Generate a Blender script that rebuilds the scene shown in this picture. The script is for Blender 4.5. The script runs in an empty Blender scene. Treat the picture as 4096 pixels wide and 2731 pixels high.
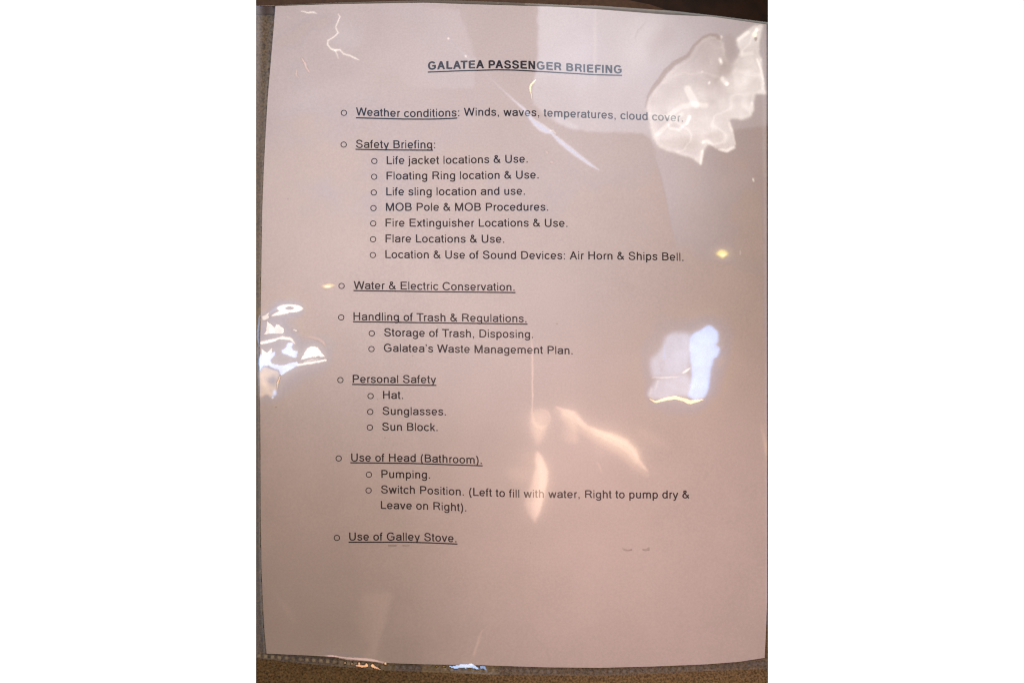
import bpy, math
import numpy as np
from mathutils import Vector

# ------------------------------------------------------------------ camera, added light ring, exposure
scene = bpy.context.scene
S = 1.074e-4            # metres on the page per photograph pixel (page 8.5 in wide)
D = 0.40                # camera height over the page
W0, H0 = 4096.0, 2731.0

cam_data = bpy.data.cameras.new("camera")
cam_data.sensor_fit = 'HORIZONTAL'
cam_data.angle = 2 * math.atan(W0 * S / 2 / D)
cam_data.clip_start = 0.01
cam_data.clip_end = 100
cam = bpy.data.objects.new("camera", cam_data)
cam.location = (0, 0, D)
scene.collection.objects.link(cam)
scene.camera = cam

scene.view_settings.view_transform = 'Standard'
scene.view_settings.look = 'None'
scene.view_settings.exposure = 0.13
scene.view_settings.gamma = 1
scene.render.film_transparent = False
scene.cycles.transparent_max_bounces = 16
scene.cycles.max_bounces = 8
scene.cycles.filter_width = 1.15
scene.cycles.use_denoising = True
scene.cycles.denoiser = 'OPENIMAGEDENOISE'
scene.cycles.denoising_prefilter = 'ACCURATE'

# Made-up light ring: dark overhead, brighter outwards, its hue turning with direction,
# added to feed the film's painted glare; plain white below the horizon.
TH0, TH1, LMAX, TPOW = math.radians(20), math.radians(62), 6.0, 10.0
HUES = {'pink': 345.0, 'peach': 325.0, 'orange': 312.0, 'yellow': 90.0, 'gold': 106.0, 'cream': 158.0, 'neutral': 196.0, 'blue': 225.0}
LIGHT_RING = [(0, (1.0, .62, .62)), (45, (1.0, .52, .28)), (90, (1.0, .80, .14)), (135, (1.0, .93, .74)), (180, (.95, .94, .95)), (225, (.32, .56, 1.0)), (290, (1.0, .72, .42)), (360, (1.0, .62, .62))]
world = bpy.data.worlds.new("World")
scene.world = world
world.use_nodes = True
wt = world.node_tree
wt.nodes.clear()
def wn(kind, **kw):
    n = wt.nodes.new(kind)
    for k, v in kw.items():
        setattr(n, k, v)
    return n
def wmath(op, a, b=None, c=None, clamp=False):
    n = wn('ShaderNodeMath', operation=op, use_clamp=clamp)
    for i, v in enumerate((a, b, c)):
        if v is None: continue
        if isinstance(v, (int, float)): n.inputs[i].default_value = v
        else: wt.links.new(v, n.inputs[i])
    return n.outputs[0]
tc = wn('ShaderNodeTexCoord')
sx = wn('ShaderNodeSeparateXYZ')
wt.links.new(tc.outputs['Generated'], sx.inputs[0])
theta = wmath('ARCCOSINE', sx.outputs['Z'])
tt = wmath('DIVIDE', wmath('SUBTRACT', theta, TH0), TH1 - TH0, clamp=True)
fall = wmath('DIVIDE', wmath('SUBTRACT', TH1 + math.radians(5), theta), math.radians(5), clamp=True)
rad = wmath('MULTIPLY', wmath('MULTIPLY', wmath('POWER', tt, TPOW), LMAX), fall)
az = wmath('FRACT', wmath('ADD', wmath('DIVIDE', wmath('ARCTAN2', sx.outputs['Y'], sx.outputs['X']), 2 * math.pi), 1.0))
ramp = wn('ShaderNodeValToRGB')
ramp.color_ramp.interpolation = 'LINEAR'
els = ramp.color_ramp.elements
els[0].position, els[0].color = 0.0, (*LIGHT_RING[0][1], 1)
els[1].position, els[1].color = 1.0, (*LIGHT_RING[-1][1], 1)
for deg, rgb in LIGHT_RING[1:-1]:
    e = els.new(deg / 360); e.color = (*rgb, 1)
wt.links.new(az, ramp.inputs['Fac'])
mulc = wn('ShaderNodeVectorMath', operation='SCALE')
wt.links.new(ramp.outputs['Color'], mulc.inputs[0])
wt.links.new(rad, mulc.inputs['Scale'])
warm_band = wn('ShaderNodeVectorMath', operation='SCALE')      # warm band added under the ring to tint the light
warm_band.inputs[0].default_value = (.62, .30, .12)
wt.links.new(wmath('SUBTRACT', 1.0, fall), warm_band.inputs['Scale'])
addw = wn('ShaderNodeVectorMath', operation='ADD')
wt.links.new(mulc.outputs[0], addw.inputs[0]); wt.links.new(warm_band.outputs[0], addw.inputs[1])
below = wmath('LESS_THAN', sx.outputs['Z'], 0.0)
mixw = wn('ShaderNodeMix', data_type='RGBA')
wt.links.new(below, mixw.inputs['Factor'])
wt.links.new(addw.outputs[0], mixw.inputs[6])
mixw.inputs[7].default_value = (1.02, 1.02, 1.02, 1)
bg = wn('ShaderNodeBackground')
wt.links.new(mixw.outputs[2], bg.inputs['Color'])
bg.inputs['Strength'].default_value = 1.0
wo = wn('ShaderNodeOutputWorld')
wt.links.new(bg.outputs[0], wo.inputs['Surface'])

def added_spot(name, px, py, reach, power, color, h=1.25):
    """added fill spot high above the page, its soft pool centred on a point of the page"""
    l = bpy.data.lights.new(name, 'SPOT')
    l.energy = power; l.color = color; l.spot_blend = 1.0; l.shadow_soft_size = 0.03
    l.spot_size = 2 * math.atan(reach * S / h)
    o = bpy.data.objects.new(name, l)
    x, y = (px - W0 / 2) * S, (H0 / 2 - py) * S
    o.location = (x * .6, y * .6, h)
    o.rotation_euler = (Vector((x, y, 0)) - o.location).to_track_quat('-Z', 'Y').to_euler()
    scene.collection.objects.link(o)
added_spot("cool_fill", 1730, 560, 1525, 41.0, (.86, .89, 1.0))  # unseen fills added to set the page's brightness
added_spot("warm_fill", 2680, 2316, 1200, 31.0, (1.0, .70, .69))
added_spot("middle_fill", 2010, 1087, 1924, 26.5, (1.0, .76, .64))

# ------------------------------------------------------------------ helpers
def P(px, py, z=0.0):
    f = (D - z) / D
    return ((px - W0 / 2) * S * f, (H0 / 2 - py) * S * f, z)
def link(o, parent=None):
    scene.collection.objects.link(o)
    if parent: o.parent = parent
    return o
def mesh_obj(name, verts, faces, mat, parent=None, smooth=False):
    me = bpy.data.meshes.new(name)
    me.from_pydata([tuple(v) for v in verts], [], faces)
    me.update()
    if mat: me.materials.append(mat)
    if smooth: me.shade_smooth()
    return link(bpy.data.objects.new(name, me), parent)
def empty(name, label, cat, loc=(0, 0, 0)):
    o = bpy.data.objects.new(name, None)
    o.empty_display_size = 0.02
    o.location = loc
    o['label'] = label; o['category'] = cat
    return link(o)

def vnoise(X, Y, cell, seed):
    """smooth value noise, about -1..1"""
    r = np.random.default_rng(seed)
    gx, gy = (X + 500) / cell, (Y + 500) / cell
    n = int(max(gx.max(), gy.max())) + 3
    T = r.uniform(-1, 1, (n, n))
    ix, iy = np.floor(gx).astype(int), np.floor(gy).astype(int)
    fx, fy = gx - ix, gy - iy
    fx = fx * fx * fx * (fx * (fx * 6 - 15) + 10); fy = fy * fy * fy * (fy * (fy * 6 - 15) + 10)
    a = T[iy, ix] * (1 - fx) + T[iy, ix + 1] * fx
    b = T[iy + 1, ix] * (1 - fx) + T[iy + 1, ix + 1] * fx
    return a * (1 - fy) + b * fy
def fbm(X, Y, cell, seed, octv=3):
    s, a = 0, 1.0
    for k in range(octv):
        s = s + a * vnoise(X, Y, cell / 2 ** k, seed + k * 17); a *= .5
    return s / 1.6

# outlines, in photograph pixels
FILM_TOP = [(1024, 24), (1100, 22), (1340, 12), (1700, 2), (1836, 3), (2040, 11), (2245, 20), (2400, 24), (2698, 45), (2877, 65), (3072, 90)]
PAPER_TOP = [(1024, 28), (1102, 26), (1340, 18), (1700, 12), (1836, 17), (2040, 23), (2245, 29), (2400, 39), (2668, 60), (2847, 68), (3072, 100)]
PAPER_BOT = [(1024, 2609), (1066, 2612), (1215, 2619), (1322, 2624), (1546, 2650), (1700, 2655), (1940, 2659), (2178, 2667), (2400, 2669), (2605, 2664), (2828, 2655), (2956, 2645), (3072, 2627)]
FILM_BOT = [(1024, 2630), (1215, 2652), (1399, 2668), (1528, 2679), (1700, 2686), (1940, 2696), (2400, 2702), (2669, 2690), (2860, 2681), (3072, 2674)]
PAPER_L = [(0, 1104), (24, 1102), (204, 1087), (390, 1071), (530, 1063), (663, 1056), (840, 1049), (1034, 1046), (1320, 1042), (1460, 1038), (1650, 1041), (2023, 1043), (2272, 1046), (2403, 1051), (2526, 1058), (2612, 1066), (2731, 1072)]
PAPER_R = [(0, 3066), (2400, 3068), (2540, 3063), (2640, 3058), (2731, 3056)]
FILM_R = [(0, 3072), (2450, 3072), (2600, 3067), (2731, 3071)]
def ip(tab, v):
    a = np.array(tab, float)
    return np.interp(v, a[:, 0], a[:, 1])
def film_z(px, py):
    return paper_z(px, py) + .0007 + .0002 * np.sin(px / 170 + py / 260)
def paper_z(px, py):
    return 0.0010 + 0.00045 * np.sin(px / 640 + 0.5) * np.sin(py / 700 + .3) + 0.00012 * np.sin(px / 300 - py / 240)

# ------------------------------------------------------------------ materials
def new_mat(name):
    m = bpy.data.materials.new(name); m.use_nodes = True
    m.node_tree.nodes.clear()
    return m, m.node_tree
def node(t, kind, **kw):
    n = t.nodes.new(kind)
    for k, v in kw.items(): setattr(n, k, v)
    return n

# white printer paper with faint fibre mottling
m_paper, t = new_mat("paper")
geo = node(t, 'ShaderNodeTexCoord')
n1 = node(t, 'ShaderNodeTexNoise'); n1.inputs['Scale'].default_value = 1250; n1.inputs['Detail'].default_value = 4
n2 = node(t, 'ShaderNodeTexNoise'); n2.inputs['Scale'].default_value = 60; n2.inputs['Detail'].default_value = 3
mx = node(t, 'ShaderNodeMix', data_type='RGBA'); mx.inputs[6].default_value = (.476, .438, .452, 1); mx.inputs[7].default_value = (.572, .528, .542, 1)
ad = node(t, 'ShaderNodeMath', operation='MULTIPLY_ADD'); ad.inputs[1].default_value = .55
t.links.new(geo.outputs['Object'], n1.inputs['Vector']); t.links.new(geo.outputs['Object'], n2.inputs['Vector'])
fr = node(t, 'ShaderNodeMapRange'); fr.inputs['From Min'].default_value = .32; fr.inputs['From Max'].default_value = .68
t.links.new(n1.outputs['Fac'], fr.inputs['Value']); t.links.new(fr.outputs[0], ad.inputs[0])
h = node(t, 'ShaderNodeMath', operation='MULTIPLY'); h.inputs[1].default_value = .45
t.links.new(n2.outputs['Fac'], h.inputs[0]); t.links.new(h.outputs[0], ad.inputs[2])
t.links.new(ad.outputs[0], mx.inputs['Factor'])
bs = node(t, 'ShaderNodeBsdfPrincipled'); bs.inputs['Roughness'].default_value = .85; bs.inputs['Specular IOR Level'].default_value = .15
t.links.new(mx.outputs[2], bs.inputs['Base Color'])
bp = node(t, 'ShaderNodeBump'); bp.inputs['Strength'].default_value = .12; bp.inputs['Distance'].default_value = .0001
t.links.new(n1.outputs['Fac'], bp.inputs['Height']); t.links.new(bp.outputs[0], bs.inputs['Normal'])
out = node(t, 'ShaderNodeOutputMaterial'); t.links.new(bs.outputs[0], out.inputs[0])

def flat_mat(name, col, col2, scale, rough=.8):
    m, t = new_mat(name)
    tc = node(t, 'ShaderNodeTexCoord'); n = node(t, 'ShaderNodeTexNoise')
    n.inputs['Scale'].default_value = scale; n.inputs['Detail'].default_value = 5
    t.links.new(tc.outputs['Object'], n.inputs['Vector'])
    mx = node(t, 'ShaderNodeMix', data_type='RGBA'); mx.inputs[6].default_value = (*col, 1); mx.inputs[7].default_value = (*col2, 1)
    cr = node(t, 'ShaderNodeMapRange'); cr.inputs['From Min'].default_value = .3; cr.inputs['From Max'].default_value = .7
    t.links.new(n.outputs['Fac'], cr.inputs['Value']); t.links.new(cr.outputs[0], mx.inputs['Factor'])
    b = node(t, 'ShaderNodeBsdfPrincipled'); b.inputs['Roughness'].default_value = rough
    b.inputs['Specular IOR Level'].default_value = .2
    t.links.new(mx.outputs[2], b.inputs['Base Color'])
    o = node(t, 'ShaderNodeOutputMaterial'); t.links.new(b.outputs[0], o.inputs[0])
    return m
m_ink = flat_mat("toner_ink", (.010, .008, .012), (.022, .017, .024), 900, .6)
m_smudge = flat_mat("grey_toner_smudge", (.30, .275, .27), (.44, .41, .405), 700)
m_carpet = flat_mat("brown_carpet", (.050, .034, .016), (.20, .140, .070), 1100, .95)
m_near_black = flat_mat("near_black_brown", (.005, .0016, .001), (.016, .006, .003), 160, .7)  # near black, stands in for the dark gap at the top right

# clear plastic film: see-through plus a mirror-like surface aimed by painted glare normals
MIX = 0.17
def film_mat(name, tint, mix, rough, use_attr=True):
    m, t = new_mat(name)
    tr = node(t, 'ShaderNodeBsdfTransparent'); tr.inputs['Color'].default_value = (*tint, 1)
    gl = node(t, 'ShaderNodeBsdfAnisotropic'); gl.inputs['Roughness'].default_value = rough
    gl.inputs['Color'].default_value = (1, 1, 1, 1)
    if use_attr:
        at = node(t, 'ShaderNodeAttribute', attribute_name='glare_normal')
        t.links.new(at.outputs['Vector'], gl.inputs['Normal'])
    mx = node(t, 'ShaderNodeMixShader'); mx.inputs[0].default_value = mix
    t.links.new(tr.outputs[0], mx.inputs[1]); t.links.new(gl.outputs[0], mx.inputs[2])
    o = node(t, 'ShaderNodeOutputMaterial'); t.links.new(mx.outputs[0], o.inputs[0])
    return m
m_film = film_mat("clear_plastic_film", (.985, .98, .975), MIX, .04)
m_back = film_mat("clear_plastic_back", (.97, .96, .95), .03, .2, False)

# ------------------------------------------------------------------ glare and haze painted into the film's normals
# Each entry paints glare by tipping normals towards a brighter part of the ring
# (strength) and one of its colours (hue).
STEP = 3.0
gx = np.arange(1012, 3085, STEP); gy = np.arange(-8, 2740, STEP)
X, Y = np.meshgrid(gx, gy)
WX = X + 4.5 * fbm(X, Y, 34, 5); WY = Y + 4.5 * fbm(X, Y, 34, 55)
VX = X + 1.6 * fbm(X, Y, 16, 7); VY = Y + 1.6 * fbm(X, Y, 16, 77)
I_tot = np.zeros_like(X); HC = np.zeros_like(X); HS = np.zeros_like(X)

def blur(A, r):
    k = max(1, int(round(r / STEP)))
    if r < STEP * .6: return A
    for _ in range(3):
        for ax in (0, 1):
            B = np.concatenate([np.repeat(np.take(A, [0], ax), k + 1, ax), A, np.repeat(np.take(A, [-1], ax), k, ax)], ax)
            c = np.cumsum(B, ax)
            n = A.shape[ax]
            A = (np.take(c, range(2 * k + 1, 2 * k + 1 + n), ax) - np.take(c, range(0, n), ax)) / (2 * k + 1)
    return A
def add(M, hue, amp):
    global I_tot, HC, HS
    a = math.radians(HUES[hue] if isinstance(hue, str) else hue)
    v = M * amp
    I_tot = I_tot + v
    HC = HC + v * math.cos(a); HS = HS + v * math.sin(a)
def cut(M, amt):
    global I_tot, HC, HS
    k = 1 - M * amt
    I_tot = I_tot * k; HC = HC * k; HS = HS * k
def tr(pts, base, sc):
    return [(base[0] + x / sc, base[1] + y / sc) for x, y in pts]
def poly_mask(pts, soft=2, warp=True):
    x, y = (WX, WY) if warp else (X, Y)
    pts = np.array(pts, float)
    M = np.zeros(X.shape, bool)
    n = len(pts)
    for i in range(n):
        x1, y1 = pts[i]; x2, y2 = pts[(i + 1) % n]
        if y1 == y2: continue
        c = ((y1 > y) != (y2 > y)) & (x < (x2 - x1) * (y - y1) / (y2 - y1) + x1)
        M ^= c
    return blur(M.astype(float), soft)
def line_mask(pts, widths, soft=3.0, side=0):
    """band along a polyline, widths in photograph pixels; side>0 keeps one edge soft"""
    pts = np.array(pts, float); n = len(pts)
    if np.isscalar(widths): widths = [widths] * n
    M = np.zeros_like(X)
    for i in range(n - 1):
        a, b = pts[i], pts[i + 1]; d = b - a; L2 = (d * d).sum() + 1e-9
        tt = np.clip(((VX - a[0]) * d[0] + (VY - a[1]) * d[1]) / L2, 0, 1)
        dx, dy = VX - (a[0] + tt * d[0]), VY - (a[1] + tt * d[1])
        dist = np.hypot(dx, dy)
        w = (widths[i] * (1 - tt) + widths[i + 1] * tt) / 2
        M = np.maximum(M, np.clip((w - dist) / soft + .5, 0, 1) * np.clip(w / 1.5, 0, 1))
    return M
def spot(cx, cy, rx, ry, ang=0, soft=.35):
    c, s = math.cos(math.radians(ang)), math.sin(math.radians(ang))
    u = ((X - cx) * c + (Y - cy) * s) / rx; v = (-(X - cx) * s + (Y - cy) * c) / ry
    return np.clip((1 - np.hypot(u, v)) / soft, 0, 1)
def gauss(cx, cy, rx, ry):
    return np.exp(-(((X - cx) / rx) ** 2 + ((Y - cy) / ry) ** 2))

grain = 1 + .35 * fbm(X, Y, 26, 91) + .2 * fbm(X, Y, 90, 92)

# faint uneven haze painted over the whole film
base_haze = .021 + .014 * fbm(X, Y, 420, 3) + .012 * fbm(X, Y, 150, 4)
base_haze = np.clip(base_haze, .006, None)
I_tot += base_haze
w_cool = np.clip((1250 - Y) / 900, 0, 1) * .9 + .55 * fbm(X, Y, 260, 21) + .25 * fbm(X, Y, 90, 25)
HC += base_haze * (w_cool * math.cos(math.radians(190)) + (1 - w_cool) * math.cos(math.radians(338)))
HS += base_haze * (w_cool * math.sin(math.radians(190)) + (1 - w_cool) * math.sin(math.radians(338)))

# broad pale haze painted near the top
add(np.clip(1 - (Y - 60) / 620, 0, 1) * np.clip(1 - np.abs(X - 1400) / 900, 0, 1), 'neutral', .030)
top_haze = [(2150, -20), (2150, 205), (2143, 290), (2126, 375), (2134, 420), (2190, 470), (2240, 498), (2285, 517), (2400, 529),
            (2573, 534), (2603, 551), (2622, 590), (2640, 560), (3090, 500), (3090, -20)]
Mh = poly_mask(top_haze, 3)
add(Mh * (1 + .22 * fbm(X, Y, 190, 41)) * np.clip(1.0 - (X - 2600) / 900, .35, 1) * np.clip(1.05 - (Y - 150) / 900, .5, 1), 'neutral', .20)
add(poly_mask([(2378, 20), (2383, 20), (2384, 330), (2374, 330)], 2, False), 'cream', .05)
cut(poly_mask([(2384, 20), (2560, 20), (2420, 420), (2384, 460)], 22), .13)
add(poly_mask([(2480, 70), (2690, 60), (2640, 170), (2560, 300), (2500, 300)], 30), 'cream', .035)
add(poly_mask([(1560, 10), (1833, 41), (1874, 129), (1904, 235), (1897, 340), (1888, 354), (1640, 350), (1500, 200)], 4) * np.clip((X - 1500) / 350, 0, 1), 'neutral', .05)
cut(poly_mask([(1836, 0), (2148, 20), (2150, 205), (2126, 400), (2230, 500), (2140, 440), (1960, 290), (1910, 235), (1876, 129)], 8), .35)
add(poly_mask([(2219, 468), (2235, 460), (2290, 490), (2330, 526), (2262, 512), (2232, 495)], 3), 'neutral', .07)
# haze painted right of the sharp fold edge
fold = [(2620, 587), (2626, 640), (2644, 700), (2662, 778), (2683, 897), (2704, 990), (2716, 1060)]
Mf = poly_mask(fold + [(2960, 1060), (2990, 560), (2720, 600)], 4, False)
add(Mf * np.clip(1 - (X - 2640 - (Y - 640) * .2) / 260, 0, 1) * np.clip((1080 - Y) / 300, 0, 1), 'neutral', .065)

# bright cloud-shaped glare painted in the top right corner
cloud = tr([(1600, 500), (1480, 470), (1390, 520), (1280, 630), (1210, 760), (1020, 880), (890, 1000), (820, 1100), (720, 1220), (655, 1310), (625, 1450), (640, 1568)], (2400, 0), 3.357) + \
    tr([(670, 180), (720, 350), (790, 460), (900, 515), (1050, 550), (1200, 605), (1360, 695), (1375, 600), (1400, 520), (1450, 440), (1550, 450), (1620, 510), (1720, 525),
        (1800, 470), (1810, 400), (1790, 300), (1760, 200), (1735, 100), (1760, 85), (1850, 95), (1980, 90), (2030, 60), (2050, 0)], (2400, 450), 3.357) + \
    tr([(2060, 1400), (2090, 1265), (2230, 1280), (2200, 1100), (2170, 900), (2140, 700), (2150, 560), (2190, 330), (2050, 340), (1960, 420), (1840, 510), (1850, 620), (1880, 740),
        (1760, 880), (1690, 760), (1660, 560)], (2400, 0), 3.357)
Mc = poly_mask(cloud, 3)
cm = np.clip(.82 + .42 * fbm(X, Y, 130, 31) + .30 * fbm(X, Y, 55, 33) + .35 * np.clip(1 - np.abs(fbm(WX, WY, 150, 37)) / .12, 0, 1), .25, 1.6)
ramp_c = np.clip(.22 + .95 * (Y - 190 + (X - 2750) * .35) / 330, .18, 1.1)
cut(Mc, .38)
add(Mc * cm * np.maximum(ramp_c, np.clip((X - 2880) / 60, 0, 1)), 172, .30)
add(poly_mask(tr([(2080, 330), (2190, 330), (2150, 560), (2140, 700), (2200, 1100), (2230, 1280), (2000, 1270), (1720, 1250), (1760, 980), (1900, 760), (1850, 540), (1960, 420)], (2400, 0), 3.357), 3), 'cream', .05)
add(Mc - np.clip(blur(Mc, 8) * 1.0, 0, 1) > .12, 'cream', .035)
# crease that bounds the cloud, cut dark out of the painted glare
crease = tr([(1600, 515), (1560, 480), (1480, 460), (1380, 510), (1260, 620), (1180, 750), (1000, 850), (870, 970), (800, 1080), (700, 1200), (640, 1300), (610, 1450)], (2400, 0), 3.357)
cut(line_mask(crease, [16, 13, 9, 11, 11, 13, 18, 20, 18, 14, 9, 3], 6), .72)
cut(line_mask(tr([(1730, 520), (1750, 700), (1640, 900), (1600, 1040), (1540, 1100)], (2400, 0), 3.357), [36, 40, 26, 14, 8], 14), .28)
cut(line_mask(tr([(620, 300), (510, 420), (470, 520)], (2400, 0), 3.357), [4, 9, 4], 6), .22)
cut(line_mask(tr([(900, 340), (880, 500), (720, 640), (700, 800)], (2400, 0), 3.357), [10, 70, 60, 20], 40), .22)
for (x, y, r, a, hu) in [(2885, 150, 8, .25, 'cream'), (2883, 245, 7, .22, 'cream'), (2837, 332, 8, .3, 'cream'), (2907, 337, 9, .3, 'cream'), (2808, 289, 6, .14, 'cream'),
                     (3019, 140, 13, .5, 'yellow'), (3026, 122, 10, .35, 'cream'), (2814, 567, 6, .25, 'cream'), (2674, 501, 6, .2, 'cream'), (3043, 240, 7, .15, 'cream')]:
    add(spot(x, y, r, r * 1.3, 20, .8), hu, a)
cut(spot(3023, 157, 8, 11, 0, .5), .8)
for pts, w, a in [([(1200, 60), (1170, 140)], 9, .22), ([(940, 210), (1060, 240), (1150, 150)], 7, .12), ([(760, 300), (830, 240), (930, 150), (1100, 20)], 12, .09), ([(1560, 470), (1440, 380), (1380, 410)], 9, .14),
                  ([(1800, 470), (1700, 520), (1600, 500)], 9, .16), ([(1375, 520), (1355, 690)], 7, .2), ([(1740, 150), (1790, 300), (1810, 420)], 6, .14)]:
    add(line_mask(tr(pts, (2400, 450), 3.357), w * 1.3, 8), 'cream', a * 1.5)
for pts, w, a in [([(1180, 1200), (1250, 1340), (1290, 1410)], 22, .12), ([(930, 1560), (1100, 1430), (1280, 1400), (1420, 1420)], 16, .10), ([(2110, 800), (2170, 950), (2200, 1120)], 5, .2), ([(1640, 1060), (1700, 1130)], 12, .15),
                  ([(2040, 1390), (2060, 1480)], 8, .12), ([(1850, 540), (1990, 440)], 10, .12), ([(1880, 740), (2040, 720)], 12, .08), ([(1610, 800), (1630, 850)], 9, .2)]:
    add(line_mask(tr(pts, (2400, 0), 3.357), w * 1.3, 9), 'cream', a * 1.5)

# long diagonal crease, drawn by its painted highlight
dg = [(1942, 296), (2012, 362), (2051, 398), (2095, 436), (2117, 466), (2140, 492), (2162, 508), (2185, 522), (2207, 532), (2213, 540), (2242, 567), (2306, 618), (2357, 656), (2398, 682)]
dw = [3, 5, 8, 12, 14, 24, 30, 28, 14, 11, 21, 20, 13, 3]
add(line_mask(dg, dw, 5) * np.clip((Y - 290) / 150, .15, 1), 'neutral', .22)
add(line_mask(dg, [w * .5 for w in dw], 5) * np.clip((Y - 330) / 150, 0, 1), 'pink', .12)
add(line_mask([(2200, 524), (2212, 522), (2222, 534)], 5, 4), 'cream', .18)
add(spot(2187, 609, 12, 7, 35, .8), 'pink', .12); add(spot(2206, 649, 10, 8, 0, .9), 'pink', .12)
add(line_mask([(1781, 130), (1795, 152), (1862, 228)], [4, 3, 2], 3), 'pink', .05)
add(spot(1793, 155, 7, 5, 0, .6), 'cream', .35); add(spot(1863, 226, 6, 8, -30, .6), 'cream', .22); add(spot(1991, 13, 4, 4, 0, .6), 'cream', .4)
add(line_mask([(1826, 190), (1880, 240), (1905, 236)], [2, 12, 3], 7), 'neutral', .05)
add(line_mask([(2142, 320), (2126, 337), (2121, 353), (2123, 367), (2129, 402)], [4, 7, 7, 5, 2], 3), 'yellow', .50)
add(line_mask([(2142, 320), (2126, 337), (2121, 353), (2123, 367)], [3, 4, 4, 3], 3), 'cream', .3)
add(line_mask([(2100, 220), (2102, 235)], [3, 8], 8), 'pink', .04)
cut(spot(2156, 352, 10, 5, 50, .8), .5)

# squiggly glints painted at the top left
Z1 = lambda p: tr(p, (1000, 0), 2.936)
tan = Z1([(560, 260), (900, 190), (1030, 185), (1020, 260), (900, 320), (850, 380), (720, 300), (700, 420), (560, 540), (400, 600), (290, 570), (280, 450), (500, 330)])
cut(poly_mask(tan, 9), .65)
add(poly_mask(tan, 12), 'orange', .018)
cut(poly_mask(Z1([(640, 960), (900, 780), (1200, 740), (1290, 790), (1180, 880), (900, 920), (700, 1000)]), 24), .45)
add(poly_mask(Z1([(300, 1280), (700, 1100), (1050, 960), (1080, 1040), (760, 1240), (420, 1330)]), 26), 'neutral', .035)
add(poly_mask(Z1([(1060, 240), (1330, 420), (1260, 560), (1040, 520), (930, 480), (1040, 400)]), 16), 'neutral', .05)
add(line_mask(Z1([(600, 135), (680, 150), (750, 148), (780, 160)]), [3, 8, 8, 4], 4), 'cream', .30)
sq = Z1([(1035, 170), (1055, 200), (1030, 260), (1005, 320), (1035, 390), (980, 440), (910, 480), (912, 530), (950, 575), (1000, 595), (1060, 590), (1100, 635), (1180, 660), (1240, 690), (1290, 712)])
add(line_mask(sq, [3, 6, 5, 4, 6, 5, 5, 7, 7, 9, 7, 6, 6, 7, 2], 4), 'cream', .34)
add(line_mask(Z1([(1000, 600), (1020, 640), (1040, 690)]), [8, 6, 3], 4), 'cream', .2)
add(line_mask(Z1([(605, 685), (640, 740), (660, 790), (695, 850)]), [4, 7, 7, 3], 4), 'pink', .22)
add(line_mask(Z1([(545, 820), (540, 880), (570, 915)]), [3, 6, 3], 4), 'pink', .15)
add(line_mask(Z1([(430, 190), (480, 240)]), [3, 3], 4), 'cream', .06)

# painted glare of the crumpled patch on the left edge
G6 = lambda p: tr(p, (1000, 1150), 2.936)
def G(pts, hue, amp, soft=1.5): add(poly_mask(G6(pts), soft) * np.clip(grain, .5, 1.5), hue, amp)
ring = spot(1000 + 470 / 2.936, 1150 + 245 / 2.936, 56, 18, 0, .25) * (1 - spot(1000 + 465 / 2.936, 1150 + 242 / 2.936, 24, 8, 0, .35))
add(ring, 'cream', .75)
add(line_mask(G6([(430, 285), (340, 300), (265, 330)]), [14, 14, 6], 5), 'cream', .55)
add(line_mask(G6([(420, 210), (300, 245), (230, 300)]), [10, 12, 8], 8), 'blue', .12)
G([(150, 330), (215, 300), (225, 350), (170, 385), (140, 380)], 'cream', .28)
G([(200, 390), (250, 440), (290, 480), (310, 430), (350, 440), (400, 480), (385, 545), (150, 548), (190, 500)], 'cream', .42)
G([(220, 480), (280, 500), (290, 540), (220, 545)], 'blue', .16)
G([(495, 480), (540, 490), (570, 530), (520, 515)], 'cream', .35)
add(line_mask(G6([(130, 655), (250, 625), (330, 600), (380, 590), (480, 600), (525, 655)]), [8, 11, 8, 12, 10, 4], 4), 'cream', .5)
add(line_mask(G6([(130, 640), (240, 630), (300, 620)]), [10, 12, 4], 6), 'cream', .2)
G([(450, 640), (520, 650), (490, 700), (500, 730), (550, 740), (545, 820), (510, 825), (440, 790), (370, 770), (365, 730), (420, 700)], 215, .66)
G([(130, 720), (190, 765), (260, 710), (265, 760), (180, 830), (130, 790)], 'cream', .5)
G([(120, 790), (230, 790), (300, 740), (300, 800), (240, 850), (260, 890), (380, 915), (480, 890), (550, 870), (560, 910), (470, 970), (370, 1040), (340, 965), (220, 920), (150, 930), (105, 990), (100, 850)], 213, .58)
G([(590, 850), (620, 790), (680, 705), (730, 695), (800, 705), (850, 770), (890, 815), (800, 812), (700, 826)], 'cream', .70)
add(line_mask(G6([(560, 910), (640, 895), (720, 882), (890, 853)]), [6, 9, 9, 8], 4), 'cream', .6)
add(line_mask(G6([(640, 870), (720, 850), (800, 840)]), [3, 6, 3], 4), 'cream', .22)
add(line_mask(G6([(690, 580), (800, 600), (860, 640), (885, 690)]), [5, 9, 8, 3], 8), 'pink', .10)
cut(poly_mask(G6([(780, 720), (800, 720), (830, 800), (800, 800)]), 3), .35)
G([(110, 960), (150, 930), (340, 970), (350, 1050), (325, 1110), (310, 1220), (265, 1300), (190, 1240), (120, 1290)], 292, .30, 2)
cut(poly_mask(G6([(150, 1040), (220, 1060), (300, 1040), (330, 1090), (310, 1160), (240, 1140), (190, 1090)]), 5), .75)
add(line_mask(G6([(355, 1035), (330, 1100), (315, 1180)]), [4, 6, 4], 4), 60, .4)
add(spot(1000 + 290 / 2.936, 1150 + 1235 / 2.936, 11, 17, 0, .6), 'blue', .40)
add(spot(1000 + 265 / 2.936, 1150 + 1285 / 2.936, 8, 10, 0, .6), 'cream', .25)
add(line_mask(G6([(115, 330), (92, 500), (90, 600), (110, 690)]), [5, 9, 8, 3], 4), 'blue', .45)
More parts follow.
